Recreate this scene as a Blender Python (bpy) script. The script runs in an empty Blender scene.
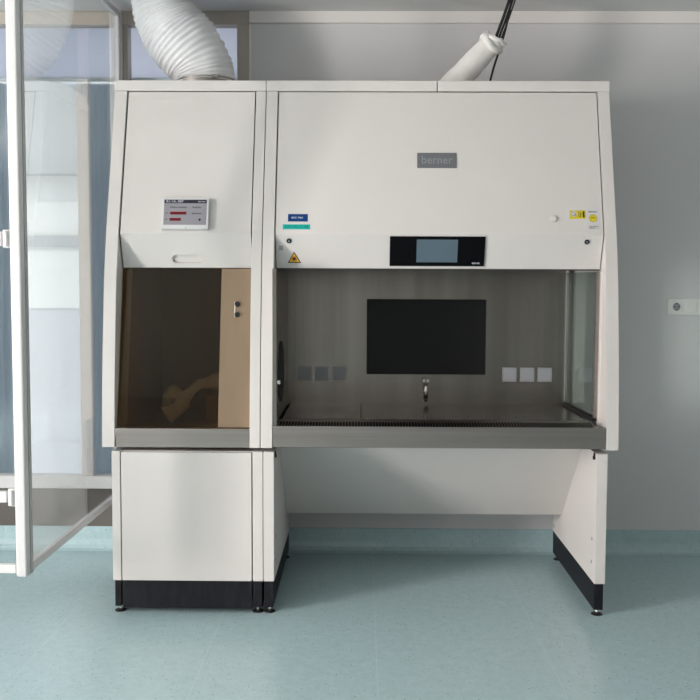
import bpy, bmesh, math, random
from mathutils import Vector, Matrix, noise
random.seed(7)
scene = bpy.context.scene
COL = scene.collection
V = Vector

# ------------------------------------------------------------------ helpers
def tag(o, label=None, cat=None, group=None, kind=None):
    if label: o['label'] = label
    if cat: o['category'] = cat
    if group: o['group'] = group
    if kind: o['kind'] = kind
    return o

ORG = {}
def thing(name, label, cat, loc=(0, 0, 0), group=None, kind=None):
    o = bpy.data.objects.new(name, None)
    o.empty_display_size = .1
    COL.objects.link(o); o.location = loc
    ORG[o] = V(loc)
    return tag(o, label, cat, group, kind)

class MB:
    """collects shapes in world coordinates, links them as one mesh object"""
    def __init__(s): s.bm = bmesh.new()
    def add(s, vs, fs):
        b = [s.bm.verts.new(v) for v in vs]
        for f in fs:
            try: s.bm.faces.new([b[i] for i in f])
            except ValueError: pass
        return b
    def box(s, x0, x1, y0, y1, z0, z1, M=None):
        vs = [V((x, y, z)) for z in (z0, z1) for y in (y0, y1) for x in (x0, x1)]
        if M: vs = [M @ v for v in vs]
        s.add(vs, [(0, 2, 3, 1), (4, 5, 7, 6), (0, 1, 5, 4), (2, 6, 7, 3), (0, 4, 6, 2), (1, 3, 7, 5)])
        return s
    def prism(s, poly, axis, a, b, M=None):
        """poly: list of 2D points; axis x -> (y,z), y -> (x,z), z -> (x,y)"""
        def mk(p, t):
            v = {'x': V((t, p[0], p[1])), 'y': V((p[0], t, p[1])), 'z': V((p[0], p[1], t))}[axis]
            return M @ v if M else v
        n = len(poly)
        vs = [mk(p, a) for p in poly] + [mk(p, b) for p in poly]
        fs = [tuple(range(n)), tuple(range(2 * n - 1, n - 1, -1))]
        fs += [(i, (i + 1) % n, n + (i + 1) % n, n + i) for i in range(n)]
        s.add(vs, fs)
        return s
    def plate(s, outer, holes, fn, a, b):
        """flat plate with holes: fn(u, v, t) -> point, thickness from t=a to t=b"""
        t = bmesh.new(); es = []; loops = []
        for lp in [outer] + holes:
            vv = [t.verts.new((p[0], p[1], 0)) for p in lp]
            loops.append(lp)
            es += [t.edges.new((vv[i], vv[(i + 1) % len(vv)])) for i in range(len(vv))]
        bmesh.ops.triangle_fill(t, edges=es, use_beauty=True)
        t.verts.ensure_lookup_table(); t.verts.index_update()
        co = [v.co.copy() for v in t.verts]
        tris = [[v.index for v in f.verts] for f in t.faces]
        n = len(co)
        vs = [fn(c.x, c.y, a) for c in co] + [fn(c.x, c.y, b) for c in co]
        fs = tris + [[n + i for i in reversed(f)] for f in tris]
        k = 0
        for lp in loops:
            m = len(lp)
            fs += [(k + i, k + (i + 1) % m, n + k + (i + 1) % m, n + k + i) for i in range(m)]
            k += m
        t.free()
        s.add(vs, fs)
        return s
    def tube(s, pts, r, seg=12, caps=True, fn=None):
        pts = [V(p) for p in pts]
        rr = r if isinstance(r, (list, tuple)) else [r] * len(pts)
        rings = []; up = None
        for i, p in enumerate(pts):
            d = (pts[min(i + 1, len(pts) - 1)] - pts[max(i - 1, 0)]).normalized()
            if up is None:
                up = V((0, 1, 0)) if abs(d.y) < .9 else V((1, 0, 0))
            e = (up - d * up.dot(d)).normalized(); up = e
            g = d.cross(e)
            ring = []
            for k in range(seg):
                a = 2 * math.pi * k / seg
                q = (e * math.cos(a) + g * math.sin(a)) * rr[i]
                if fn: q = fn(i, a, p, q)
                ring.append(s.bm.verts.new(p + q))
            rings.append(ring)
        for i in range(len(rings) - 1):
            for k in range(seg):
                s.bm.faces.new((rings[i][k], rings[i][(k + 1) % seg], rings[i + 1][(k + 1) % seg], rings[i + 1][k]))
        if caps:
            s.bm.faces.new(rings[0][::-1]); s.bm.faces.new(rings[-1])
        return s
    def disc(s, c, axis, r, h, seg=24):
        c = V(c); a = V(axis).normalized()
        return s.tube([c, c + a * h], r, seg)
    def build(s, name, mat, parent=None, bevel=0, seg=2, smooth=False):
        bmesh.ops.recalc_face_normals(s.bm, faces=s.bm.faces)
        org = V((0, 0, 0)); root = parent
        while root is not None:
            if root in ORG: org = ORG[root]
            root = root.parent
        bmesh.ops.translate(s.bm, vec=-org, verts=s.bm.verts)
        me = bpy.data.meshes.new(name)
        s.bm.to_mesh(me); s.bm.free()
        if smooth:
            for p in me.polygons: p.use_smooth = True
        me.materials.append(mat)
        o = bpy.data.objects.new(name, me)
        COL.objects.link(o)
        if parent: o.parent = parent
        if bevel:
            m = o.modifiers.new('bevel', 'BEVEL')
            m.width = bevel; m.segments = seg; m.limit_method = 'ANGLE'; m.angle_limit = math.radians(40)
            m.harden_normals = False
        return o

def frame(o, u, v):
    """matrix: local x along u, local z along v, local -y out towards the viewer"""
    u = V(u).normalized(); v = V(v).normalized(); n = v.cross(u).normalized()
    M = Matrix(((u.x, n.x, v.x, o[0]), (u.y, n.y, v.y, o[1]), (u.z, n.z, v.z, o[2]), (0, 0, 0, 1)))
    return M

def text_mb(body, size, M, depth=.0004, mb=None, width=None):
    """lettering as real raised letters; centred on the local origin of M"""
    cu = bpy.data.curves.new('lettering', 'FONT')
    cu.body = body; cu.size = size; cu.align_x = 'CENTER'; cu.align_y = 'CENTER'
    cu.extrude = depth; cu.resolution_u = 3
    ob = bpy.data.objects.new('lettering', cu); COL.objects.link(ob)
    bpy.context.view_layer.update()
    dg = bpy.context.evaluated_depsgraph_get()
    me = bpy.data.meshes.new_from_object(ob.evaluated_get(dg))
    bpy.data.objects.remove(ob); bpy.data.curves.remove(cu)
    mb = mb or MB()
    xs = [v.co.x for v in me.vertices]
    k = 1.0
    if width and xs: k = width / max(1e-6, max(xs) - min(xs))
    vs = [M @ V((v.co.x * k, -v.co.z, v.co.y)) for v in me.vertices]
    mb.add(vs, [tuple(p.vertices) for p in me.polygons])
    bpy.data.meshes.remove(me)
    return mb

def rrect(x0, x1, y0, y1, r, n=4):
    out = []
    for cx, cy, a0 in ((x1 - r, y1 - r, 0), (x0 + r, y1 - r, 90), (x0 + r, y0 + r, 180), (x1 - r, y0 + r, 270)):
        for i in range(n + 1):
            a = math.radians(a0 + 90 * i / n)
            out.append((cx + r * math.cos(a), cy + r * math.sin(a)))
    return out

def circ(cx, cy, r, n=24):
    return [(cx + r * math.cos(2 * math.pi * i / n), cy + r * math.sin(2 * math.pi * i / n)) for i in range(n)]

# ------------------------------------------------------------------ materials
def mat(name, col, rough=.5, metal=0, spec=.5, noise_amt=0, noise_scale=8, bump=0, bump_scale=200, stretch=None, aniso=0):
    m = bpy.data.materials.new(name); m.use_nodes = True
    nt = m.node_tree; n = nt.nodes; l = nt.links
    b = n['Principled BSDF']
    b.inputs['Base Color'].default_value = (*col, 1)
    b.inputs['Roughness'].default_value = rough
    b.inputs['Metallic'].default_value = metal
    b.inputs['Specular IOR Level'].default_value = spec
    b.inputs['Anisotropic'].default_value = aniso
    tc = n.new('ShaderNodeTexCoord'); mp = n.new('ShaderNodeMapping')
    if stretch: mp.inputs['Scale'].default_value = stretch
    l.new(tc.outputs['Object'], mp.inputs['Vector'])
    if noise_amt:
        nz = n.new('ShaderNodeTexNoise'); nz.inputs['Scale'].default_value = noise_scale; nz.inputs['Detail'].default_value = 5
        l.new(mp.outputs[0], nz.inputs['Vector'])
        r = n.new('ShaderNodeMapRange')
        r.inputs['From Min'].default_value = .3; r.inputs['From Max'].default_value = .7
        r.inputs['To Min'].default_value = 1 - noise_amt; r.inputs['To Max'].default_value = 1 + noise_amt
        l.new(nz.outputs['Fac'], r.inputs['Value'])
        mx = n.new('ShaderNodeVectorMath'); mx.operation = 'SCALE'
        mx.inputs[0].default_value = col
        l.new(r.outputs[0], mx.inputs['Scale']); l.new(mx.outputs[0], b.inputs['Base Color'])
    if bump:
        nb = n.new('ShaderNodeTexNoise'); nb.inputs['Scale'].default_value = bump_scale; nb.inputs['Detail'].default_value = 2
        l.new(mp.outputs[0], nb.inputs['Vector'])
        bp = n.new('ShaderNodeBump'); bp.inputs['Strength'].default_value = bump; bp.inputs['Distance'].default_value = .002
        l.new(nb.outputs['Fac'], bp.inputs['Height']); l.new(bp.outputs[0], b.inputs['Normal'])
    return m

def glass_mat(name, tint, f0=.04, amt=.96, rough=0.0, powr=5):
    m = bpy.data.materials.new(name); m.use_nodes = True
    nt = m.node_tree; n = nt.nodes; l = nt.links; n.clear()
    out = n.new('ShaderNodeOutputMaterial'); mix = n.new('ShaderNodeMixShader')
    tr = n.new('ShaderNodeBsdfTransparent'); tr.inputs['Color'].default_value = (*tint, 1)
    gl = n.new('ShaderNodeBsdfGlossy'); gl.inputs['Roughness'].default_value = rough
    lw = n.new('ShaderNodeLayerWeight'); lw.inputs['Blend'].default_value = .5
    pw = n.new('ShaderNodeMath'); pw.operation = 'POWER'; pw.inputs[1].default_value = powr
    ml = n.new('ShaderNodeMath'); ml.operation = 'MULTIPLY_ADD'; ml.inputs[1].default_value = amt; ml.inputs[2].default_value = f0
    l.new(lw.outputs['Facing'], pw.inputs[0]); l.new(pw.outputs[0], ml.inputs[0]); l.new(ml.outputs[0], mix.inputs['Fac'])
    l.new(tr.outputs[0], mix.inputs[1]); l.new(gl.outputs[0], mix.inputs[2]); l.new(mix.outputs[0], out.inputs['Surface'])
    return m

def floor_mat():
    m = bpy.data.materials.new('speckled_vinyl'); m.use_nodes = True
    nt = m.node_tree; n = nt.nodes; l = nt.links; b = n['Principled BSDF']
    tc = n.new('ShaderNodeTexCoord')
    nz = n.new('ShaderNodeTexNoise'); nz.inputs['Scale'].default_value = 26; nz.inputs['Detail'].default_value = 8; nz.inputs['Roughness'].default_value = .7
    l.new(tc.outputs['Object'], nz.inputs['Vector'])
    cr = n.new('ShaderNodeValToRGB')
    cr.color_ramp.elements[0].position = .3; cr.color_ramp.elements[0].color = (.435, .59, .615, 1)
    cr.color_ramp.elements[1].position = .7; cr.color_ramp.elements[1].color = (.515, .67, .70, 1)
    l.new(nz.outputs['Fac'], cr.inputs[0])
    prev = cr.outputs[0]
    for sc, rad, col, amt in ((62, .13, (.15, .29, .28), .65), (52, .12, (.60, .70, .68), .6), (150, .2, (.20, .35, .34), .4)):
        vo = n.new('ShaderNodeTexVoronoi'); vo.inputs['Scale'].default_value = sc
        l.new(tc.outputs['Object'], vo.inputs['Vector'])
        sep = n.new('ShaderNodeSeparateColor'); l.new(vo.outputs['Color'], sep.inputs[0])
        m1 = n.new('ShaderNodeMath'); m1.operation = 'MULTIPLY'; m1.inputs[1].default_value = rad * 1.6
        l.new(sep.outputs[0], m1.inputs[0])
        lt = n.new('ShaderNodeMath'); lt.operation = 'LESS_THAN'
        l.new(vo.outputs['Distance'], lt.inputs[0]); l.new(m1.outputs[0], lt.inputs[1])
        m2 = n.new('ShaderNodeMath'); m2.operation = 'MULTIPLY'; m2.inputs[1].default_value = amt
        l.new(lt.outputs[0], m2.inputs[0])
        mx = n.new('ShaderNodeMix'); mx.data_type = 'RGBA'
        l.new(m2.outputs[0], mx.inputs['Factor']); l.new(prev, mx.inputs['A']); mx.inputs['B'].default_value = (*col, 1)
        prev = mx.outputs['Result']
    # welded sheet seams, running away from the viewer
    sx = n.new('ShaderNodeSeparateXYZ'); l.new(tc.outputs['Object'], sx.inputs[0])
    ad = n.new('ShaderNodeMath'); ad.operation = 'ADD'; ad.inputs[1].default_value = 12.4 - .056
    l.new(sx.outputs['X'], ad.inputs[0])
    md = n.new('ShaderNodeMath'); md.operation = 'MODULO'; md.inputs[1].default_value = .62
    l.new(ad.outputs[0], md.inputs[0])
    ls = n.new('ShaderNodeMath'); ls.operation = 'LESS_THAN'; ls.inputs[1].default_value = .004
    l.new(md.outputs[0], ls.inputs[0])
    mm = n.new('ShaderNodeMath'); mm.operation = 'MULTIPLY'; mm.inputs[1].default_value = .45; l.new(ls.outputs[0], mm.inputs[0])
    mx = n.new('ShaderNodeMix'); mx.data_type = 'RGBA'
    l.new(mm.outputs[0], mx.inputs['Factor']); l.new(prev, mx.inputs['A']); mx.inputs['B'].default_value = (.58, .72, .72, 1)
    l.new(mx.outputs['Result'], b.inputs['Base Color'])
    b.inputs['Roughness'].default_value = .27
    b.inputs['Specular IOR Level'].default_value = .6
    return m

M_ = dict(
    wall=mat('wall_paint', (.71, .705, .705), .55, noise_amt=.02, noise_scale=2, bump=.03),
    wall_grey=mat('grey_wall_paint', (.40, .40, .395), .55, noise_amt=.02, noise_scale=2),  # wall paint darkened on the unseen walls to cut bounced light
    ceil=mat('ceiling_metal', (.70, .70, .69), .5, noise_amt=.02, noise_scale=2),
    trim=mat('trim_paint', (.86, .82, .79), .5),
    white=mat('powder_white', (.70, .66, .632), .42, noise_amt=.015, noise_scale=3, bump=.02, bump_scale=500),
    white2=mat('frame_white', (.72, .71, .705), .3),
    gap=mat('dark_gasket', (.03, .03, .03), .7),
    black=mat('black_laminate', (.009, .009, .012), .55, spec=.25, noise_amt=.5, noise_scale=40, stretch=(1, 1, .25)),
    steel=mat('brushed_steel', (.37, .325, .30), .34, metal=1, noise_amt=.08, noise_scale=9, stretch=(.15, 1, 6), bump=.05, bump_scale=60),
    steel_in=mat('chamber_steel', (.285, .262, .235), .27, metal=1, noise_amt=.17, noise_scale=6, stretch=(2, 2, .06), bump=.12, bump_scale=30),
    steel_dark=mat('tray_steel', (.31, .285, .26), .2, metal=1, noise_amt=.06, noise_scale=9),
    bead=mat('grey_bead', (.42, .43, .42), .4),
    cover=mat('cover_grey', (.33, .34, .36), .4),
    chrome=mat('chrome', (.8, .78, .74), .15, metal=1),
    rubber=mat('black_rubber', (.01, .01, .01), .6),
    screen_black=mat('black_panel', (.006, .006, .006), .5, spec=.3),
    disp_glass=mat('display_glass', (.002, .002, .003), .3, spec=.12),
    lcd=mat('touch_lcd', (.10, .145, .18), .2),
    lcd2=mat('grey_lcd', (.30, .285, .31), .3),
    lcd_bar=mat('lcd_dark_bar', (.015, .012, .03), .3),
    red=mat('red_field', (.22, .008, .018), .4, spec=.2),
    darkred=mat('dark_red_ink', (.10, .004, .01), .4),
    ink=mat('dark_ink', (.03, .025, .035), .5, spec=.2),
    paleink=mat('pale_ink', (.75, .75, .82), .5),
    blue=mat('blue_tape', (.004, .045, .18), .5, spec=.2),
    teal=mat('teal_tape', (.0, .45, .38), .4),
    tealink=mat('teal_ink', (.0, .14, .13), .5),
    yellow=mat('yellow_vinyl', (.70, .56, .015), .4),
    darkyellow=mat('yellow_rim', (.55, .43, .02), .4),
    orange=mat('warning_orange', (.85, .40, .01), .4),
    paper=mat('white_sticker', (.66, .64, .645), .4),
    plate=mat('grey_nameplate', (.19, .19, .205), .35, metal=.3),
    plateink=mat('nameplate_letter', (.33, .36, .38), .35, metal=.3),
    tan=mat('tan_laminate', (.31, .215, .135), .45, noise_amt=.05, noise_scale=5, stretch=(4, 4, .4)),
    tan_in=mat('tan_lining', (.42, .30, .17), .5, noise_amt=.05, noise_scale=5, stretch=(4, 4, .4)),
    cloth=mat('pale_fabric', (.86, .82, .76), .8, noise_amt=.1, noise_scale=20, bump=.4, bump_scale=40),
    duct=mat('duct_fabric', (.86, .86, .87), .5, noise_amt=.03, noise_scale=20, bump=.25, bump_scale=90),
    bag=mat('plastic_sleeve', (.82, .795, .765), .42, noise_amt=.03, noise_scale=20, bump=.2, bump_scale=60),
    brown=mat('brown_aluminium', (.50, .445, .385), .45),
    panel=mat('brown_panel', (.125, .113, .10), .55, noise_amt=.05, noise_scale=4),
    reflection_strip=mat('beige_reflection', (.74, .69, .65), .5),
    blind=mat('grey_blind', (.33, .34, .40), .7),
    curtain=mat('teal_curtain', (.33, .37, .39), .8, noise_amt=.2, noise_scale=6, stretch=(12, 1, .5)),
    plaster=mat('facade_plaster', (.75, .73, .70), .9, noise_amt=.03),
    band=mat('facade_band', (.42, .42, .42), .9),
    band2=mat('facade_grey', (.55, .55, .57), .9),
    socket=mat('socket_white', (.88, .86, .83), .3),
    leaf=mat('leaf_white_dimmed', (.66, .65, .645), .3),  # frame white darkened to offset strong window light on the leaf
    glass=glass_mat('clear_glass', (.97, .985, .985), .045, .9, powr=3.1),
    side_glass=glass_mat('green_side_glass', (.80, .86, .84), .05),
    window_glass=glass_mat('window_glass', (.93, .96, .97)),
    brown_glass=glass_mat('brown_glass', (.64, .575, .455), .02, .6),
    vinyl=floor_mat(),
)
for nm, col_, f_ in (('curtain', (.58, .62, .66), .6), ('blind', (.70, .70, .75), .85)):
    nt_ = M_[nm].node_tree; tl = nt_.nodes.new('ShaderNodeBsdfTranslucent'); tl.inputs['Color'].default_value = (*col_, 1)
    mx_ = nt_.nodes.new('ShaderNodeMixShader'); mx_.inputs['Fac'].default_value = f_
    nt_.links.new(nt_.nodes['Principled BSDF'].outputs[0], mx_.inputs[1]); nt_.links.new(tl.outputs[0], mx_.inputs[2])
    nt_.links.new(mx_.outputs[0], nt_.nodes['Material Output'].inputs['Surface'])

# ------------------------------------------------------------------ the room
XL, XR, YF, YB, ZC = -4.4, 3.4, -6.2, .943, 2.664
def struct(mb, name, m, parent=None, **k):
    o = mb.build(name, m, parent, **k); tag(o, kind='structure'); return o
struct(MB().box(XL - .2, XR + .2, YF - .2, YB + .2, -.1, 0), 'floor', M_['vinyl'])
struct(MB().box(XL - .2, XR + .2, YF - .2, YB + .2, ZC, ZC + .12), 'ceiling', M_['ceil'])
WX0, WX1, WZ0 = -3.05, -.559, .311            # window opening in the back wall
bk = MB(); bk.box(WX1, XR + .2, YB, YB + .2, 0, ZC); bk.box(XL - .2, WX0, YB, YB + .2, 0, ZC)
bk.box(WX0, WX1, YB + .03, YB + .2, 0, WZ0)
struct(bk, 'wall_back', M_['wall'])
struct(MB().box(WX0, WX1, YB - .004, YB + .03, .117, WZ0), 'trim_2', M_['panel'])
struct(MB().box(XR, XR + .2, YF, YB, 0, ZC), 'wall_right', M_['wall_grey'])
struct(MB().box(XL - .2, XR + .2, YF - .2, YF, 0, ZC), 'wall_front', M_['wall_grey'])
# left wall with a window opening that lights the room, and an added fill opening
LW = (-3.55, -2.45, .10, 2.50)
LW_FILL = (-6.0, -4.6, .10, 2.50)  # unseen extra window, added only for frontal fill light
wl = MB()
wl.plate([(YF, 0), (YB, 0), (YB, ZC), (YF, ZC)], [[(a[0], a[2]), (a[1], a[2]), (a[1], a[3]), (a[0], a[3])] for a in (LW, LW_FILL)],
         lambda u, v, t: V((t, u, v)), XL - .2, XL)
struct(wl, 'wall_left', M_['wall_grey'])
cove = [(YB, .117), (YB - .006, .117), (YB - .007, .05), (YB - .013, .025), (YB - .027, .009), (YB - .05, .001), (YB, .0)]
struct(MB().prism(cove, 'x', XL, XR), 'baseboard_back', M_['vinyl'], smooth=False)
struct(MB().box(XR - .01, XR, YF, YB - .06, .001, .117), 'baseboard_right', M_['vinyl'])
struct(MB().box(XL, XL + .01, YF, YB - .06, .001, .117), 'baseboard_left', M_['vinyl'])
struct(MB().box(WX1 + .002, XR, YB - .022, YB, 2.607, ZC), 'trim_1', M_['trim'], bevel=.003)
struct(MB().box(WX1 + .0, WX1 + .012, YB - .008, YB, .117, 2.607), 'trim_3', M_['trim'], bevel=.002)

# window_1: the brown-framed window in the back wall
w1 = thing('window_1', None, None, (WX0, YB, WZ0), kind='structure')
fr = MB()
fr.box(WX0, WX1, YB - .012, YB + .06, 2.60, ZC)
fr.box(-.617, WX1, YB - .012, YB + .06, .375, 2.60)
fr.box(WX0, WX0 + .06, YB - .012, YB + .06, .375, 2.60)
tag(fr.build('window_frame', M_['brown'], w1, bevel=.003), 'brown metal window frame')
tag(MB().box(-1.175, -1.150, YB - .012, YB + .06, .375, 2.60).build('mullion', M_['brown'], w1, bevel=.003), 'narrow brown upright')
tag(MB().box(-1.41, -1.352, YB + .0, YB + .06, .375, 2.345).build('mullion', M_['reflection_strip'], w1, bevel=.003), 'beige strip standing in for a reflection')  # solid beige strip put in for a reflection in the glass
tag(MB().box(-1.93, -1.87, YB - .0, YB + .06, .375, 2.60).build('mullion', M_['brown'], w1, bevel=.003), 'brown upright')
tag(MB().box(WX0, WX1, YB - .02, YB + .06, WZ0, .375).build('window_sill', M_['white2'], w1, bevel=.004), 'white bottom rail of the window')
for a, b in ((WX0 + .06, -1.93), (-1.87, -1.41), (-1.352, -1.24), (-1.15, -.617)):
    MB().box(a, b, YB + .028, YB + .034, .375, 2.60).build('pane', M_['window_glass'], w1)
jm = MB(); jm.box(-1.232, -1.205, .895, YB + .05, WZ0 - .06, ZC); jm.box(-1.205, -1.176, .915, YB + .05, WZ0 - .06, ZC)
tag(jm.build('jamb', M_['socket'], w1, bevel=.004), 'white fixed post carrying the open leaf')  # lighter white than the frames, offsetting the shade on this post

# window_2: the window in the left wall; then the added fill window
for wn, (y0, y1, z0, z1) in (('window_2', LW), ('fill_window', LW_FILL)):
    w2 = thing(wn, None, None, (XL, y0, z0), kind='structure')
    fw = MB()
    fw.box(XL - .12, XL - .06, y0, y1, z0, z0 + .05); fw.box(XL - .12, XL - .06, y0, y1, z1 - .05, z1)
    for yy in (y0, (y0 + y1) / 2 - .03, y1 - .05):
        fw.box(XL - .12, XL - .06, yy, yy + .05, z0 + .05, z1 - .05)
    fw.build('window_frame', M_['white2'], w2)
    MB().box(XL - .093, XL - .087, y0 + .05, y1 - .05, z0 + .05, z1 - .05).build('pane', M_['window_glass'], w2)

# roller blind and curtain behind the window
bl = thing('roller_blind', 'grey blind lowered over the top of the brown-framed window', 'blind', (-1.8, YB + .075, 2.33))
MB().box(-3.0, -.6, YB + .075, YB + .079, 2.362, 2.64).build('blind_fabric', M_['blind'], bl)
tag(MB().box(-3.0, -.6, YB + .070, YB + .084, 2.345, 2.362).build('bottom_bar', M_['white2'], bl, bevel=.003), 'pale bottom bar')
def curtain(xa, xb, ztop, label):
    nx = int((xb - xa) * 86); n = nx + 1
    pts = []
    for i in range(n):
        pts.append((xa + (xb - xa) * i / nx, YB + .105 + .012 * math.sin(i * 1.35) + .006 * math.sin(i * .61 + 1)))
    vs = [V((x, y + off, z)) for z in (.36, ztop) for off in (0, .003) for (x, y) in pts]
    fs = []
    for i in range(nx):
        fs += [(i, i + 1, 2 * n + i + 1, 2 * n + i), (n + i + 1, n + i, 3 * n + i, 3 * n + i + 1)]
    cm = MB(); cm.add(vs, fs)
    tag(cm.build('curtain', M_['curtain'], None, smooth=True), label, 'curtain')
curtain(-1.40, -.62, 2.34, 'greyish teal curtain hanging in folds behind the window beside the left enclosure')
curtain(-2.95, -1.70, 2.34, 'greyish curtain in folds behind the window at the left edge, beyond the barred leaf')

# a neighbouring house seen through the window
FY = 7.0
hb = thing('building', 'sunlit pale building seen outside through the open glass leaf', 'building', (-3.5, FY, -3))
MB().box(-12, 6, FY, FY + 2, 1.05, 3.6).build('facade', M_['plaster'], hb)
tag(MB().box(-12, 6, FY + .02, FY + 2, -3, 1.05).build('lower_fade', M_['band2'], hb), 'grey block standing in for the brightness fade')  # grey block put in for the facade's brightness fading downwards
tag(MB().box(-12, 6, FY - .25, FY, 2.53, 6).build('upper_shade', M_['band'], hb), 'grey band standing in for the shaded top')  # grey colour stands in for shade across the facade top
tag(MB().box(-12, 6, FY - .04, FY, 1.74, 1.865).build('ledge', M_['band'], hb), 'grey ledge')

# ------------------------------------------------------------------ open glass leaf
SX0, SX1, SZ0, SZ1 = -1.24, -1.20, .292, 2.65
gs = thing('glass_casement', 'tall white-framed glass leaf standing open into the room beside the left enclosure', 'window leaf', (-1.205, .89, SZ0))
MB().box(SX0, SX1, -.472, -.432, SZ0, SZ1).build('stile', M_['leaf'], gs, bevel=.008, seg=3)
gb = MB().box(SX0 + .006, SX1 + .002, -.434, -.412, SZ0 + .004, SZ1 - .02)
tag(gb.build('glazing_bead', M_['bead'], gs), 'grey glazing bead')
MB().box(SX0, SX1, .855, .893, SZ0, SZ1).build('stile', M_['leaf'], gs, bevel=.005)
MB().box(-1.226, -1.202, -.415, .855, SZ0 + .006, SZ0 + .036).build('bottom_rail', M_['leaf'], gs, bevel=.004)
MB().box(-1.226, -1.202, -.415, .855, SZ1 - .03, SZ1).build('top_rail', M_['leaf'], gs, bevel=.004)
MB().box(-1.217, -1.211, -.42, .86, SZ0 + .03, SZ1 - .03).build('pane', M_['glass'], gs)
for z in (1.499, .579):
    h = MB(); h.box(-1.268, -1.2405, -.462, -.437, z - .032, z + .032)
    h.tube([(-1.254, -.466, z - .028), (-1.254, -.466, z + .028)], .006, 10)
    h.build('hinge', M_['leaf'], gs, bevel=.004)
CAS = gs
g2 = thing('barred_leaf', 'white leaf with cross bars hinged to the left of the open glass leaf', 'window leaf', (-1.6, -.445, .30))
for z, hh in ((1.499, .026), (.579, .02), (.317, .016)):
    x1 = -1.2695 if z > .4 else -1.2415
    MB().box(-2.0, x1, -.455, -.43, z - hh, z + hh).build('cross_bar', M_['white2'], g2, bevel=.004)
MB().box(-2.05, -2.0, -.465, -.42, .30, SZ1).build('stile', M_['white2'], g2, bevel=.005)

SHIFT = .026
CAS.location.x += SHIFT; CAS.rotation_euler.z = -math.radians(.9)
# ------------------------------------------------------------------ profiles shared by both units
ZB, ZT, ZCAP = .683, 2.155, 2.20
PROF = [(.004, ZB), (.010, .80), (.018, .93), (.033, 1.08), (.050, 1.22), (.068, 1.36), (.090, 1.47), (.118, 1.585), (.285, ZT)]
YBK = .86
def side_panel(mb, x0, x1, hole=None):
    pr = PROF + [(YBK, ZT), (YBK, ZB)]
    if not hole: return mb.prism(pr, 'x', x0, x1)
    return mb.plate(pr, [hole], lambda u, v, t: V((t, u, v)), x0, x1)
# upper sash plane and lower (returning) sash plane
UP0, UP1 = V((0, .114, 1.549)), V((0, .290, ZT - .003))
uu = (UP1 - UP0).normalized()
LO0, LO1 = V((0, .165, 1.41)), V((0, .114, 1.549))
ul = (LO1 - LO0).normalized()
def on_up(x, z, out=0):
    t = (z - UP0.z) / (UP1.z - UP0.z); p = UP0.lerp(UP1, t); M = frame((x, p.y, p.z), (1, 0, 0), uu)
    return M @ Matrix.Translation((0, -out, 0))
def on_lo(x, z, out=0):
    t = (z - LO0.z) / (LO1.z - LO0.z); p = LO0.lerp(LO1, t); M = frame((x, p.y, p.z), (1, 0, 0), ul)
    return M @ Matrix.Translation((0, -out, 0))

def sticker(M, w, h, t=.0012):
    return MB().box(-w / 2, w / 2, -t, 0, -h / 2, h / 2, M)

# ------------------------------------------------------------------ left enclosure (upper unit)
le = thing('ventilated_enclosure', 'narrow white ventilated enclosure with brown glass opening, left of the wide safety cabinet', 'cabinet', (-.73, .45, ZB))
side_panel(MB(), -1.050, -.999).build('side_panel', M_['white'], le, bevel=.002)
side_panel(MB(), -.4525, -.411).build('side_panel', M_['white'], le, bevel=.002)
MB().box(-1.052, -.4105, .283, YBK, ZT + .001, ZCAP).build('top_cap', M_['white'], le, bevel=.003)
MB().box(-1.04, -.43, .50, YBK - .01, ZCAP, 2.238).build('exhaust_housing', M_['white'], le, bevel=.003)
bp = MB(); bp.box(-.998, -.4535, .80, YBK, ZB, ZT)
bp.build('back_panel', M_['white'], le)
# front sash: upper slope, with a lower slope carrying a recessed finger pull
x0, x1 = -.993, -.458
us = MB(); us.box(x0, x1, 0, .02, 0, (UP1 - UP0).length, frame((0, UP0.y, UP0.z), (1, 0, 0), uu))
L = (LO1 - LO0).length
Mlo = frame((0, LO0.y, LO0.z), (1, 0, 0), ul)
pull = rrect(-.788, -.664, .020, .056, .017)
us.plate([(x0, 0), (x1, 0), (x1, L), (x0, L)], [pull], lambda u, v, t: Mlo @ V((u, t, v)), 0, .018)
us.box(x0, x1, .018, .022, 0, L, Mlo)
sash = us.build('front_sash', M_['white'], le)
gp = MB().plate(pull, [], lambda u, v, t: Mlo @ V((u, t, v)), .012, .0175)
gp.build('finger_pull', M_['white'], sash)
MB().box(-.998, -.4535, .20, .79, 1.50, 1.52).build('chamber_ceiling', M_['tan_in'], le)
tag(MB().prism([(.062, .70), (.79, .70), (.79, 1.50), (.20, 1.50), (.20, 1.40), (.078, .78)], 'x', -.998, -.965).build('side_lining', M_['tan_in'], le), 'tan side lining')
tag(MB().box(-.965, -.46, .79, .80, .70, 1.50).build('back_lining', M_['tan_in'], le), 'tan back lining')
tag(MB().box(-.46, -.4535, .20, .79, .70, 1.50).build('side_lining', M_['tan_in'], le), 'tan side lining')
tag(MB().box(-.965, -.46, .05, .79, .715, .73).build('chamber_floor', M_['tan_in'], le), 'tan chamber floor')
tag(MB().box(-.70, -.462, .42, .78, .731, .85).build('ledge', M_['tan_in'], le, bevel=.006), 'brown ledge inside the chamber')
tag(MB().prism([(.010, .682), (.10, .682), (.10, .70), (.03, .70), (.03, .760), (.010, .760)], 'x', -.998, -.4535).build('sill', M_['steel'], le, bevel=.003), 'brushed steel sill')
ut = V((0, .13, .645)).normalized()
Mt = frame((0, .032, .762), (1, 0, 0), ut)
LT = V((0, .13, .645)).length
tp = MB().box(-.584, -.4535, 0, .02, 0, LT, Mt).build('control_panel', M_['tan'], le, bevel=.001)
for k, t in enumerate((.508, .464)):
    tag(MB().tube([Mt @ V((-.516, 0, t)), Mt @ V((-.516, -.010, t))], .0105, 20).build('switch_knob', M_['rubber'], tp, bevel=.002), 'small black rotary knob')
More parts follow.
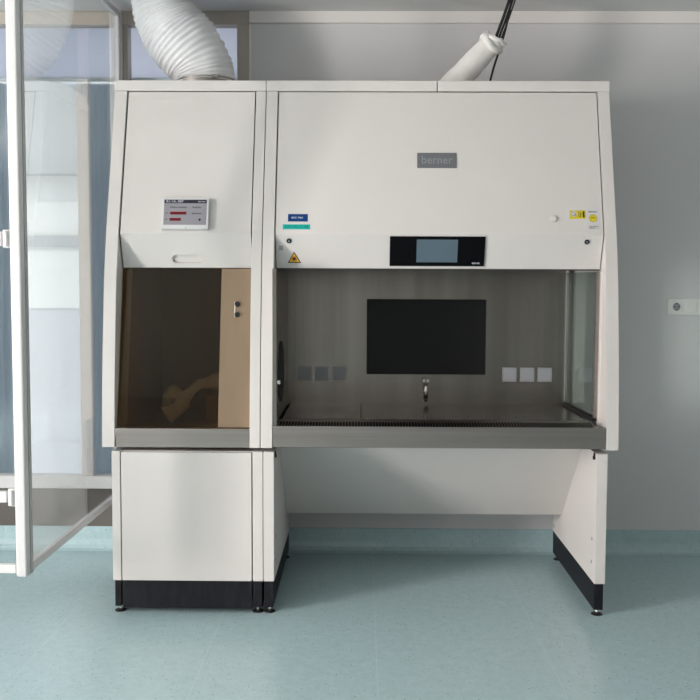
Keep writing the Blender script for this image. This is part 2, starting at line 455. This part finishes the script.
tag(MB().box(-.528, -.524, -.003, 0, .455, .518, Mt).build('chrome_strip', M_['chrome'], tp), 'chrome strip beside the knobs')
tag(MB().box(-.996, -.586, .004, .010, 0, LT, Mt).build('glass_door', M_['brown_glass'], le), 'brown tinted glass')
# screen on the left enclosure
cx, cz = -.7260, 1.624
Md = on_up(cx, cz)
W, H = .192, .133
dp = tag(MB().box(-W / 2, W / 2, -.024, 0, -H / 2, H / 2, Md).build('display', M_['white2'], le, bevel=.003), 'white-framed display with red fields')
Ms = on_up(cx, cz + .004, .0242)
sw, sh = .174, .108
sc = tag(MB().box(-sw / 2, sw / 2, -.001, 0, -sh / 2, sh / 2, Ms).build('screen', M_['lcd2'], dp), 'grey screen')
def S(x, z, out=.0012): return Ms @ Matrix.Translation((x * sw - sw / 2, -out, sh / 2 - z * sh))
tag(MB().box(0, sw, -.0004, 0, -.143 * sh, 0, S(0, 0)).build('title_bar', M_['lcd_bar'], dp), 'dark title bar')
tx = text_mb('R1.1A, 007', .0145, S(.25, .075, .0018), width=.40 * sw)
text_mb('berner', .009, S(.885, .075, .0018), mb=tx, width=.17 * sw)
tag(tx.build('lettering', M_['paleink'], dp), 'pale lettering on the title bar')
tx = text_mb('Airflow extraction', .011, S(.34, .30), width=.39 * sw)
text_mb('Ventilation', .011, S(.77, .30), mb=tx, width=.21 * sw)
text_mb('m/s', .009, S(.07, .54), mb=tx, width=.08 * sw)
text_mb('Normal mode', .010, S(.77, .55), mb=tx, width=.22 * sw)
text_mb('off', .009, S(.06, .79), mb=tx, width=.05 * sw)
tx.plate(circ(0, 0, .005, 12), [], lambda u, v, t, m=S(.85, .80): m @ V((u, t, v)), -.0004, 0)
tag(tx.build('lettering', M_['ink'], dp), 'dark lettering')
for xx, zz, w_, s_ in ((.34, .54, .38, 'ALARM airflow low'), (.275, .79, .265, 'ALARM filter')):
    tag(MB().box(-w_ * sw / 2, w_ * sw / 2, -.0005, 0, -.055 * sh, .055 * sh, S(xx, zz)).build('alarm_field', M_['red'], dp), 'red field')
    tag(text_mb(s_, .008, S(xx, zz, .002), width=w_ * sw * .85).build('lettering', M_['darkred'], dp), 'dark red lettering')
tag(MB().box(-.002, .002, -.0012, 0, -.001, .001, on_up(cx + .005, cz - .060, .024)).build('indicator', M_['ink'], dp), 'tiny dark indicator')

# ------------------------------------------------------------------ left base
bx0, bx1 = -1.011, -.399
lb = thing('base_cabinet', 'white closed base cabinet with black plinth under the left enclosure', 'cabinet', (-.705, .43, 0))
ZS, ZK, Z0 = .668, .136, .0265
b = MB(); b.box(bx0, -.977, 0, .855, ZK, ZS); b.build('side_panel', M_['white'], lb, bevel=.002)
MB().box(-.440, bx1, 0, .855, ZK, ZS).build('side_panel', M_['white'], lb, bevel=.002)
MB().box(-.973, -.4445, .0, .02, ZK, ZS - .004).build('door', M_['white'], lb, bevel=.002)
MB().box(-.977, -.440, .835, .855, ZK, ZS).build('back_panel', M_['white'], lb)
MB().box(-.977, -.440, .022, .835, ZS - .02, ZS - .001).build('top_panel', M_['white'], lb)
MB().box(-.977, -.440, .022, .835, ZK, ZK + .02).build('bottom_panel', M_['white'], lb)
MB().box(bx0 + .006, -.979, .006, .85, Z0, ZK).build('plinth', M_['black'], lb, bevel=.002)
MB().box(-.9735, -.4445, .004, .02, Z0 - .006, ZK).build('plinth', M_['black'], lb, bevel=.002)
MB().box(-.438, bx1 - .004, .006, .85, Z0, ZK).build('plinth', M_['black'], lb, bevel=.002)
def foot(x, y, parent):
    f = MB(); f.tube([(x, y, 0), (x, y, .003), (x, y, .006), (x, y, .008)], [.023, .023, .018, .008], 24)
    o = f.build('foot', M_['rubber'], parent)
    tag(MB().tube([(x, y, .008), (x, y, .0185), (x, y, .0195), (x, y, Z0)], [.006, .006, .010, .010], 14).build('stem', M_['chrome'], o), 'chrome threaded stem')
for x, y in ((-.990, .035), (-.423, .035), (-.990, .80), (-.423, .80)): foot(x, y, lb)

# ------------------------------------------------------------------ bench stand under the wide cabinet
st = thing('bench_stand', 'white bench stand with splayed panel legs and black plinths under the wide safety cabinet', 'stand', (.3, .43, 0))
rx0, rx1 = .9446, .989
lx0, lx1 = -.3965, -.3535
for a, b_ in ((lx0, lx1), (rx0, rx1)):
    MB().box(a, b_, 0, .8545, ZK, ZS).build('leg_panel', M_['white'], st, bevel=.002)
    MB().box(a + .002, b_ - .005, .006, .85, Z0, ZK).build('plinth', M_['black'], st, bevel=.002)
for x, y in (((lx0 + lx1) / 2, .035), ((rx0 + rx1) / 2, .035), ((lx0 + lx1) / 2, .815), ((rx0 + rx1) / 2, .815)): foot(x, y, st)
mp = MB(); mp.prism([(.244, ZS - .001), (.262, ZS - .001), (.658, .265), (.640, .265)], 'x', lx1 + .0005, rx0 - .0005)
mp.build('modesty_panel', M_['white'], st, bevel=.001)
for sx, sgn in ((lx1, 1), (rx0, -1)):
    for y, z in ((.05, .31), (.05, .215), (.82, .25), (.82, .165)):
        tag(MB().disc((sx, y, z), (sgn, 0, 0), .0075, .002, 14).build('screw_cap', M_['cover'], st), 'small grey screw cap')
    tag(MB().box(sx - (0 if sgn > 0 else .006), sx + (.006 if sgn > 0 else 0), .024, .036, .655, ZS).build('fixing_clip', M_['rubber'], st), 'black fixing clip')
    tag(MB().disc((sx, .03, .648), (sgn, 0, 0), .008, .008, 12).build('fixing_bolt', M_['rubber'], st), 'black fixing bolt')

# ------------------------------------------------------------------ wide safety cabinet (upper unit)
sc_ = thing('safety_cabinet', 'wide white biosafety cabinet with stainless steel work chamber and black touch display', 'cabinet', (.3, .45, ZB))
side_panel(MB(), -.408, -.361).build('side_panel', M_['white'], sc_, bevel=.002)
side_panel(MB(), .984, 1.031, [(.15, .80), (.62, .80), (.62, 1.40), (.19, 1.40), (.165, 1.30)]).build('side_panel', M_['white'], sc_)
for a, b_ in ((-.4095, .3095), (.3125, 1.034)):
    MB().box(a, b_, .283, YBK, ZT + .001, ZCAP).build('top_cap', M_['white'], sc_, bevel=.003)
MB().box(-.38, .25, .50, YBK - .01, ZCAP, 2.238).build('filter_housing', M_['white'], sc_, bevel=.003)
MB().box(.62, 1.01, .52, YBK - .01, ZCAP, 2.238).build('filter_housing', M_['white'], sc_, bevel=.003)
MB().box(-.361, .984, .70, YBK, ZB, ZT).build('back_panel', M_['white'], sc_)
x0, x1 = -.357, .979
us = MB(); us.box(x0, x1, 0, .02, 0, (UP1 - UP0).length, frame((0, UP0.y, UP0.z), (1, 0, 0), uu))
us.box(x0, x1, 0, .02, 0, L, Mlo)
fs_ = us.build('front_sash', M_['white'], sc_)
tag(MB().box(x0, x1, .0, .018, -.006, -.0005, Mlo).build('sash_seal', M_['gap'], fs_), 'dark seal under the sash')
# chamber
ch = MB()
ch.box(-.350, .950, .65, .66, .74, 1.50)
tag(ch.build('chamber_back', M_['steel_in'], sc_), 'brushed steel back wall')
MB().prism([(.02, .70), (.65, .70), (.65, 1.50), (.20, 1.50), (.20, 1.405), (.02, 1.405)], 'x', -.361, -.345).build('chamber_side', M_['steel_in'], sc_)
MB().box(-.345, .984, .20, .65, 1.485, 1.50).build('chamber_ceiling', M_['steel_in'], sc_)
pc = tag(MB().plate(circ(.222, .975, .128, 40), [], lambda u, v, t: V((t, u, v)), -.345, -.341).build('port_cover', M_['gap'], sc_), 'round dark port cover on the side wall')
tag(MB().disc((-.345, .045, .947), (1, 0, 0), .010, .014, 16).build('side_tap', M_['chrome'], sc_, bevel=.002), 'small chrome nozzle')
# glass side window of the chamber
MB().prism([(.9645, .152), (.9695, .152), (.9525, .64), (.9475, .64)], 'z', .795, 1.40).build('side_window', M_['side_glass'], sc_)
tag(MB().box(.941, .955, .64, .65, .785, 1.42).build('window_post', M_['chrome'], sc_), 'bright steel post')
MB().box(.960, .974, .138, .152, .785, 1.40).build('window_post', M_['steel'], sc_)
MB().box(.974, .9838, .140, .152, .70, 1.40).build('side_return', M_['white'], sc_)
tag(MB().prism([(.956, .138), (.974, .138), (.958, .648), (.940, .648)], 'z', .781, .795).build('window_gasket', M_['rubber'], sc_), 'black gasket under the side window')
# dark panel in the back wall
sp = tag(MB().box(.021, .575, .640, .65, .925, 1.275).build('monitor_panel', M_['screen_black'], sc_, bevel=.001), 'flat black panel set in the back wall')
for i in range(3):
    for base, nm in ((-.2695, 'left'), (.689, 'right')):
        x = base + i * .0818
        so = MB().box(x - .0315, x + .0315, .645, .65, .894, .957).build('socket_cover', M_['cover'], sc_, bevel=.0015)
        tag(MB().plate([(x - .0345, .891), (x + .0345, .891), (x + .0345, .960), (x - .0345, .960)], [[(x - .0316, .8939), (x + .0316, .8939), (x + .0316, .9571), (x - .0316, .9571)]], lambda u, v, t: V((u, t, v)), .6475, .65).build('cover_frame', M_['steel'], so), 'thin steel frame')
# chamber tap on the back wall
tp_ = tag(MB().tube([(.296, .65, .895), (.296, .628, .895)], .015, 18).build('gas_tap', M_['steel_dark'], sc_, smooth=False), 'steel tap')
MB().tube([(.296, .634, .885), (.297, .630, .85), (.298, .634, .815)], [.013, .010, .012], 14).build('spout', M_['chrome'], tp_, smooth=True)
for dx in (-.009, .010):
    tag(MB().tube([(.296 + dx, .628, .898), (.296 + dx, .618, .898)], .006, 12).build('tap_knob', M_['chrome'], tp_), 'small bright knob')
tag(MB().tube([(.298, .634, .814), (.299, .632, .797)], .008, 12).build('nozzle', M_['rubber'], tp_), 'black nozzle')
# work trays
edges = [-.336, -.004, .300, .617, .937]
for a, b_ in zip(edges[:-1], edges[1:]):
    MB().box(a + .001, b_ - .001, .150, .625, .772, .782).build('work_tray', M_['steel_dark'], sc_, bevel=.002)
tag(MB().box(-.345, .945, .626, .65, .768, .786).build('rear_slot_rail', M_['steel_dark'], sc_), 'dark slotted rail along the back')
# perforated front grille
nsl = 104
holes = []
gx0, gx1 = -.338, .940
for i in range(nsl):
    cxs = gx0 + (gx1 - gx0) * (i + .5) / nsl
    holes.append([(cxs - .0041, .028), (cxs + .0041, .028), (cxs + .0041, .11), (cxs - .0041, .11)])
gr = MB()
def gfn(u, v, t): return V((u, v, .770 + t + .012 * min(1, max(0, (v - .01) / .13))))
gr.plate([(-.350, .017), (.950, .017), (.950, .148), (-.350, .148)], holes, gfn, -.002, 0)
gr.build('front_grille', M_['steel'], sc_)
tag(MB().box(-.350, .950, .017, .62, .735, .745).build('grille_trough', M_['gap'], sc_), 'dark trough under the grille')
tag(MB().prism([(.012, .686), (.66, .686), (.66, .700), (.016, .700), (.016, .772), (.012, .772)], 'x', -.361, .984).build('sill', M_['steel'], sc_, bevel=.0015), 'brushed steel front sill')
# nameplate
Mn = on_up(.3055, 1.8575)
npl = tag(MB().box(-.082, .082, -.003, 0, -.0335, .0335, Mn).build('nameplate', M_['plate'], sc_, bevel=.001), 'grey nameplate')
tag(text_mb('berner', .050, on_up(.3055, 1.858, .0034), depth=.0006, width=.128).build('lettering', M_['plateink'], npl), 'raised pale grey lettering')
# touch display on the lower slope
Mdl = on_lo(.306, 1.4815)
td = tag(MB().box(-.195, .195, -.006, 0, -.0635, .0635, Mdl).build('touch_display', M_['disp_glass'], sc_, bevel=.001), 'glossy black touch display')
tag(MB().box(-.084, .084, -.0068, -.006, -.049, .049, on_lo(.305, 1.484)).build('screen', M_['lcd'], td), 'blue-grey screen')
tag(text_mb('BERNER', .010, on_lo(.466, 1.4345, .0064), width=.032).build('lettering', M_['paleink'], td), 'tiny pale lettering')
# stickers
bs = tag(sticker(on_up(-.2665, 1.615), .081, .032).build('label_sticker', M_['blue'], sc_), 'dark blue label')
tag(text_mb('BSC MB1', .010, on_up(-.268, 1.615, .0016), width=.046).build('lettering', M_['paleink'], bs), 'pale lettering')
ts = tag(sticker(on_up(-.2715, 1.5775), .112, .021).build('label_sticker', M_['teal'], sc_), 'bright teal label')
tag(text_mb('S/N 0012 04', .014, on_up(-.2715, 1.5775, .0016), width=.094).build('lettering', M_['tealink'], ts), 'dark teal lettering')
for x in (-.302, .915):
    k = tag(MB().tube([on_lo(x, 1.521) @ V((0, 0, 0)), on_lo(x, 1.521) @ V((0, -.004, 0))], .0105, 20).build('lock', M_['rubber'], sc_, bevel=.001), 'small black lock')
    tag(MB().box(-.0015, .0015, -.0048, -.004, -.005, .005, on_lo(x, 1.521)).build('keyhole', M_['chrome'], k), 'bright slot')
tag(sticker(on_lo(-.336, 1.492), .018, .018).build('inspection_mark', M_['cover'], sc_), 'small grey mark')
# biohazard triangle
Mb = on_lo(-.2825, 1.4505)
def tri(s): return [(-s * .5, -s * .36), (s * .5, -s * .36), (0, s * .506)]
bh = tag(MB().plate(tri(.056), [], lambda u, v, t: Mb @ V((u, t, v)), -.001, 0).build('warning_sign', M_['ink'], sc_), 'black-edged orange biohazard triangle')
MB().plate(tri(.044), [], lambda u, v, t: Mb @ V((u, t, v)), -.0014, -.001).build('field', M_['orange'], bh)
tr = MB()
for k in range(3):
    a = math.radians(90 + 120 * k)
    c0 = (.0062 * math.cos(a), .0062 * math.sin(a) - .002)
    inner = circ(c0[0] + .0016 * math.cos(a), c0[1] + .0016 * math.sin(a), .0040, 18)
    tr.plate(circ(c0[0], c0[1], .0060, 24), [inner], lambda u, v, t: Mb @ V((u, t, v)), -.0019 - .0001 * k, -.0015)
tr.plate(circ(0, -.002, .0062, 24), [circ(0, -.002, .0046, 24)], lambda u, v, t: Mb @ V((u, t, v)), -.0023, -.0015)
tag(tr.build('trefoil', M_['ink'], bh), 'black biohazard symbol')
# right-hand latch and stickers
MB().tube([on_up(.778, 1.614) @ V((0, 0, 0)), on_up(.778, 1.614) @ V((0, -.008, 0))], .0145, 20).build('latch_button', M_['white'], sc_, bevel=.004)
My = on_up(.878, 1.632)
ys = tag(sticker(My, .066, .036).build('label_sticker', M_['yellow'], sc_), 'yellow test label')
MB().plate(circ(-.017, .003, .0125, 24), [], lambda u, v, t: My @ V((u, t, v)), -.0016, -.0012).build('stamp_field', M_['paper'], ys)
ym = MB()
ym.plate(circ(-.018, .003, .009, 20), [circ(-.018, .003, .006, 20)], lambda u, v, t: My @ V((u, t, v)), -.002, -.0016)
ym.box(-.014, -.006, -.002, -.0016, -.005, .002, My)
tag(ym.build('stamp', M_['cover'], ys), 'grey ring stamp')
yk = MB()
for xa, xb, za, zb in ((.004, .006, -.010, .012), (.008, .013, -.010, -.008), (.011, .013, -.008, .010), (.015, .019, -.001, .002), (.021, .028, -.012, .014)):
    yk.box(xa, xb, -.0017, -.0012, za, zb, My)
tag(yk.build('print', M_['ink'], ys), 'black printed bars')
Mr = on_up(.9395, 1.617)
rs = tag(sticker(Mr, .050, .098, .001).build('label_sticker', M_['paper'], sc_), 'pale label with a round yellow seal')
sl = MB().plate(circ(0, .0, .0165, 28), [], lambda u, v, t: Mr @ V((u, t, v)), -.0014, -.001).build('seal', M_['yellow'], rs)
tag(MB().plate(circ(0, .0, .0165, 28), [circ(0, 0, .0135, 28)], lambda u, v, t: Mr @ V((u, t, v)), -.0018, -.0014).build('seal_rim', M_['darkyellow'], rs), 'darker rim')
tx = text_mb('SERVICE', .009, on_up(.9385, 1.643, .0012), width=.034)
text_mb('next service', .007, on_up(.9405, 1.584, .0012), mb=tx, width=.036)
text_mb('2021', .007, on_up(.9365, 1.577, .0012), mb=tx, width=.024)
text_mb('DIN', .009, on_up(.9395, 1.618, .0016), mb=tx, width=.016)
tag(tx.build('lettering', M_['ink'], rs), 'dark lettering')

# ------------------------------------------------------------------ crumpled sleeve inside the left chamber
def crumple(amp, sc):
    def fn(i, a, p, q):
        w = noise.noise((p + q) * sc) * amp + noise.noise((p + q) * sc * 2.7 + V((5, 1, 2))) * amp * .5
        return q * (1 + w)
    return fn
def smooth_path(pts, n):
    out = []
    P = [V(p) for p in pts]
    for i in range(len(P) - 1):
        a = P[max(i - 1, 0)]; b = P[i]; c = P[i + 1]; d = P[min(i + 2, len(P) - 1)]
        for k in range(n):
            t = k / n
            out.append(.5 * ((2 * b) + (c - a) * t + (2 * a - 5 * b + 4 * c - d) * t * t + (3 * b - a - 3 * c + d) * t ** 3))
    out.append(P[-1]); return out
cp = smooth_path([(-.86, .34, .765), (-.81, .36, .80), (-.765, .38, .86), (-.72, .42, .898), (-.66, .47, .90), (-.58, .50, .898), (-.50, .52, .897)], 6)
cl = MB().tube(cp, [.030 + .012 * math.sin(1 + .25 * i) for i in range(len(cp))], 20, fn=crumple(.5, 14))
cp2 = smooth_path([(-.865, .42, .78), (-.858, .42, .83), (-.835, .41, .87), (-.80, .40, .86)], 5)
cl.tube(cp2, [.022 + .01 * math.sin(.3 * i) for i in range(len(cp2))], 16, fn=crumple(.5, 16))
co = cl.build('crumpled_sleeve', M_['cloth'], None, smooth=True)
rm = co.modifiers.new('remesh', 'REMESH'); rm.mode = 'VOXEL'; rm.voxel_size = .006; rm.use_smooth_shade = True
tag(co, 'crumpled pale fabric sleeve lying behind the brown glass of the left enclosure', 'sleeve')

# ------------------------------------------------------------------ flexible duct
du = thing('flexible_duct', 'white ribbed flexible air duct rising from the left enclosure to the ceiling', 'duct', (-.71, .62, 2.262))
ctrl = [(-.724, .62, 2.252), (-.727, .62, 2.285), (-.752, .62, 2.349), (-.808, .62, 2.422), (-.859, .62, 2.481), (-.889, .62, 2.53), (-.908, .62, 2.577), (-.915, .62, 2.632), (-.919, .62, 2.6635)]
crad = [.135, .137, .141, .155, .150, .142, .137, .135, .135]
path = smooth_path(ctrl, 24)
ribs = 30
N_ = len(path) - 1
def lerp_r(i):
    t = i / N_ * (len(crad) - 1); k = min(int(t), len(crad) - 2); return crad[k] + (crad[k + 1] - crad[k]) * (t - k)
rad = [lerp_r(i) + .0036 * math.sin(2 * math.pi * ribs * i / N_ + 1.2 * math.sin(i * .05)) + .0015 * math.sin(i * .9) for i in range(N_ + 1)]
def rib_noise(i, a, p, q):
    return q * (1 + .024 * noise.noise(V((p.x * 9 + q.x * 14, q.y * 14, p.z * 60))) + .02 * noise.noise((p + q) * 22))
MB().tube(path, rad, 48, caps=False, fn=rib_noise).build('hose', M_['duct'], du, smooth=True)
tag(MB().tube([(-.724, .62, 2.2385), (-.724, .62, 2.268)], .137, 48).build('collar', M_['steel'], du), 'steel collar clamp')
tag(MB().box(-.668, -.638, .478, .492, 2.254, 2.268).build('clamp_screw', M_['steel_dark'], du, bevel=.002), 'clamp screw')

# ------------------------------------------------------------------ white sleeve and cables on the wide cabinet
a, b_ = V((.355, .50, 2.178)), V((.578, .50, 2.422))
sp_ = [a + (b_ - a) * (i / 22) for i in range(23)]
sr = [.058 - .009 * (i / 22) for i in range(23)]
def bagfn(i, an, p, q):
    w = .10 * noise.noise((p + q) * 9) + .06 * noise.noise((p + q) * 26)
    r = q * (1 + w); r.y *= .9; r.z = max(r.z, 2.2008 - p.z); return r
pb = thing('cable_sleeve', 'white plastic sleeve leaning on top of the wide safety cabinet, cables passing through', 'sleeve', (.42, .5, ZCAP))
sm = MB()
sm.tube(sp_, sr, 36, caps=False, fn=bagfn)
o = sm.build('tube', M_['bag'], pb, smooth=True)
sol = o.modifiers.new('thickness', 'SOLIDIFY'); sol.thickness = .003
d = (b_ - a).normalized()
cuff = MB()
for off, r1, r2 in ((-.004, .048, .006), (-.030, .051, .009)):
    c = b_ + d * off
    e = V((0, 1, 0)); g = d.cross(e)
    ring = []
    for k in range(30):
        an = 2 * math.pi * k / 30
        wob = 1 + .16 * noise.noise(V((math.cos(an) * 3, math.sin(an) * 3, off * 90)))
        ring.append(c + (e * math.cos(an) * .9 + g * math.sin(an)) * r1 * wob + d * (.010 * math.sin(an * 2 + off * 70) + .012 * noise.noise(V((math.cos(an) * 2, math.sin(an) * 2, off * 50)))))
    seg = 10
    rv = []
    for k in range(30):
        nn = (ring[k] - c).normalized()
        rv.append([cuff.bm.verts.new(ring[k] + nn * math.cos(2 * math.pi * m / seg) * r2 + d * math.sin(2 * math.pi * m / seg) * r2 * 1.7) for m in range(seg)])
    for k in range(30):
        for m in range(seg):
            cuff.bm.faces.new((rv[k][m], rv[(k + 1) % 30][m], rv[(k + 1) % 30][(m + 1) % seg], rv[k][(m + 1) % seg]))
tag(cuff.build('cuff', M_['bag'], pb, smooth=True), 'rolled cuff at the open end')
for i, (ox, oy, r) in enumerate(((-.002, 0, .007), (.0125, .004, .0055), (.0235, -.002, .0035))):
    pth = smooth_path([(.535 + ox, .5 + oy, 2.35), (.570 + ox, .5 + oy, 2.40), (.598 + ox, .5 + oy, 2.47), (.625 + ox, .5 + oy, 2.545), (.645 + ox, .5 + oy, 2.61), (.655 + ox, .5 + oy, 2.664)], 8)
    cb = MB().tube(pth, r, 10).build('cable', M_['rubber'], None, smooth=True)
    tag(cb, ('thickest black cable rising out of the white sleeve to the ceiling', 'medium black cable rising beside the thickest one from the white sleeve',
             'thinnest dark cable, rightmost of the bundle rising from the white sleeve')[i], 'cable', 'cables from the white sleeve')
pth = smooth_path([(.560, .60, 2.203), (.572, .60, 2.26), (.590, .60, 2.33), (.612, .60, 2.40), (.640, .60, 2.50), (.66, .60, 2.60), (.668, .60, 2.664)], 8)
tag(MB().tube(pth, .005, 10).build('cable', M_['rubber'], None, smooth=True), 'dark cable running down behind the white sleeve to the cabinet top', 'cable')

# ------------------------------------------------------------------ wall socket
ws = thing('wall_socket', 'white triple power socket strip on the right of the back wall', 'socket', (1.61, YB, 1.20))
zc = 1.239
MB().box(1.508, 1.735, YB - .011, YB, zc - .041, zc + .041).build('cover_plate', M_['socket'], ws, bevel=.004)
for i, x in enumerate((1.549, 1.621, 1.693)):
    ins = MB()
    if i == 0:
        ins.plate(rrect(x - .026, x + .026, zc - .026, zc + .026, .004), [circ(x, zc, .0195, 28)], lambda u, v, t: V((u, t, v)), YB - .0155, YB - .0105)
        o = ins.build('insert', M_['socket'], ws)
        w_ = MB(); w_.plate(circ(x, zc, .0193, 28), [circ(x - .0095, zc, .003, 10), circ(x + .0095, zc, .003, 10)], lambda u, v, t: V((u, t, v)), YB - .0115, YB - .0108)
        tag(w_.build('socket_well', M_['cover'], o), 'recessed grey socket well')
        tag(MB().disc((x - .0095, YB - .0117, zc), (0, -1, 0), .0032, .0006, 12).disc((x + .0095, YB - .0117, zc), (0, -1, 0), .0032, .0006, 12).box(x - .004, x + .004, YB - .0135, YB - .0112, zc + .014, zc + .019).box(x - .004, x + .004, YB - .0135, YB - .0112, zc - .019, zc - .014).build('contacts', M_['rubber'], o), 'dark pin holes and earth clips')
    else:
        ins.box(x - .026, x + .026, YB - .0155, YB - .0105, zc - .026, zc + .026)
        ins.build('insert', M_['socket'], ws, bevel=.002)

# ------------------------------------------------------------------ light
def area(name, loc, rot, sx, sy, e, col):
    ld = bpy.data.lights.new(name, 'AREA'); ld.shape = 'RECTANGLE'; ld.size = sx; ld.size_y = sy; ld.energy = e; ld.color = col
    o = bpy.data.objects.new(name, ld); COL.objects.link(o); o.location = loc; o.rotation_euler = rot
    return o
# daylight through the left window, weak fill through the added one
for nm_, a_, e_ in (('window_daylight', LW, 700), ('added_fill_light', LW_FILL, 60)):
    area(nm_, (XL - .16, (a_[0] + a_[1]) / 2, (a_[2] + a_[3]) / 2), (0, math.radians(-90), 0), a_[3] - a_[2], a_[1] - a_[0], e_, (1, .868, .822))
sd = bpy.data.lights.new('sun', 'SUN'); sd.energy = 2.3; sd.angle = .01; sd.color = (1, .95, .88)
so = bpy.data.objects.new('sun', sd); COL.objects.link(so)
so.rotation_euler = V((-.25, .62, -.72)).to_track_quat('-Z', 'Y').to_euler()

w = bpy.data.worlds.new('World'); scene.world = w; w.use_nodes = True
bg = w.node_tree.nodes['Background']; bg.inputs['Color'].default_value = (.92, .955, 1, 1); bg.inputs['Strength'].default_value = 3.2

# ------------------------------------------------------------------ camera
F = 961.9735
R = V((.99990633, .01299415, .00429879)); U = V((-.00519257, .06955129, .99756486)); B = -V((-.01266352, .99749374, -.06961225))
cam = bpy.data.cameras.new('camera'); cam.sensor_fit = 'HORIZONTAL'; cam.sensor_width = 36; cam.lens = F * 36 / 700; cam.clip_start = .05
co = bpy.data.objects.new('camera', cam); COL.objects.link(co)
co.matrix_world = Matrix(((R.x, U.x, B.x, 0), (R.y, U.y, B.y, -3.83597), (R.z, U.z, B.z, 1.34987), (0, 0, 0, 1)))
scene.camera = co
vs_ = scene.view_settings
vs_.view_transform = 'Standard'; vs_.look = 'None'; vs_.exposure = -.56; vs_.gamma = 1; vs_.use_curve_mapping = False
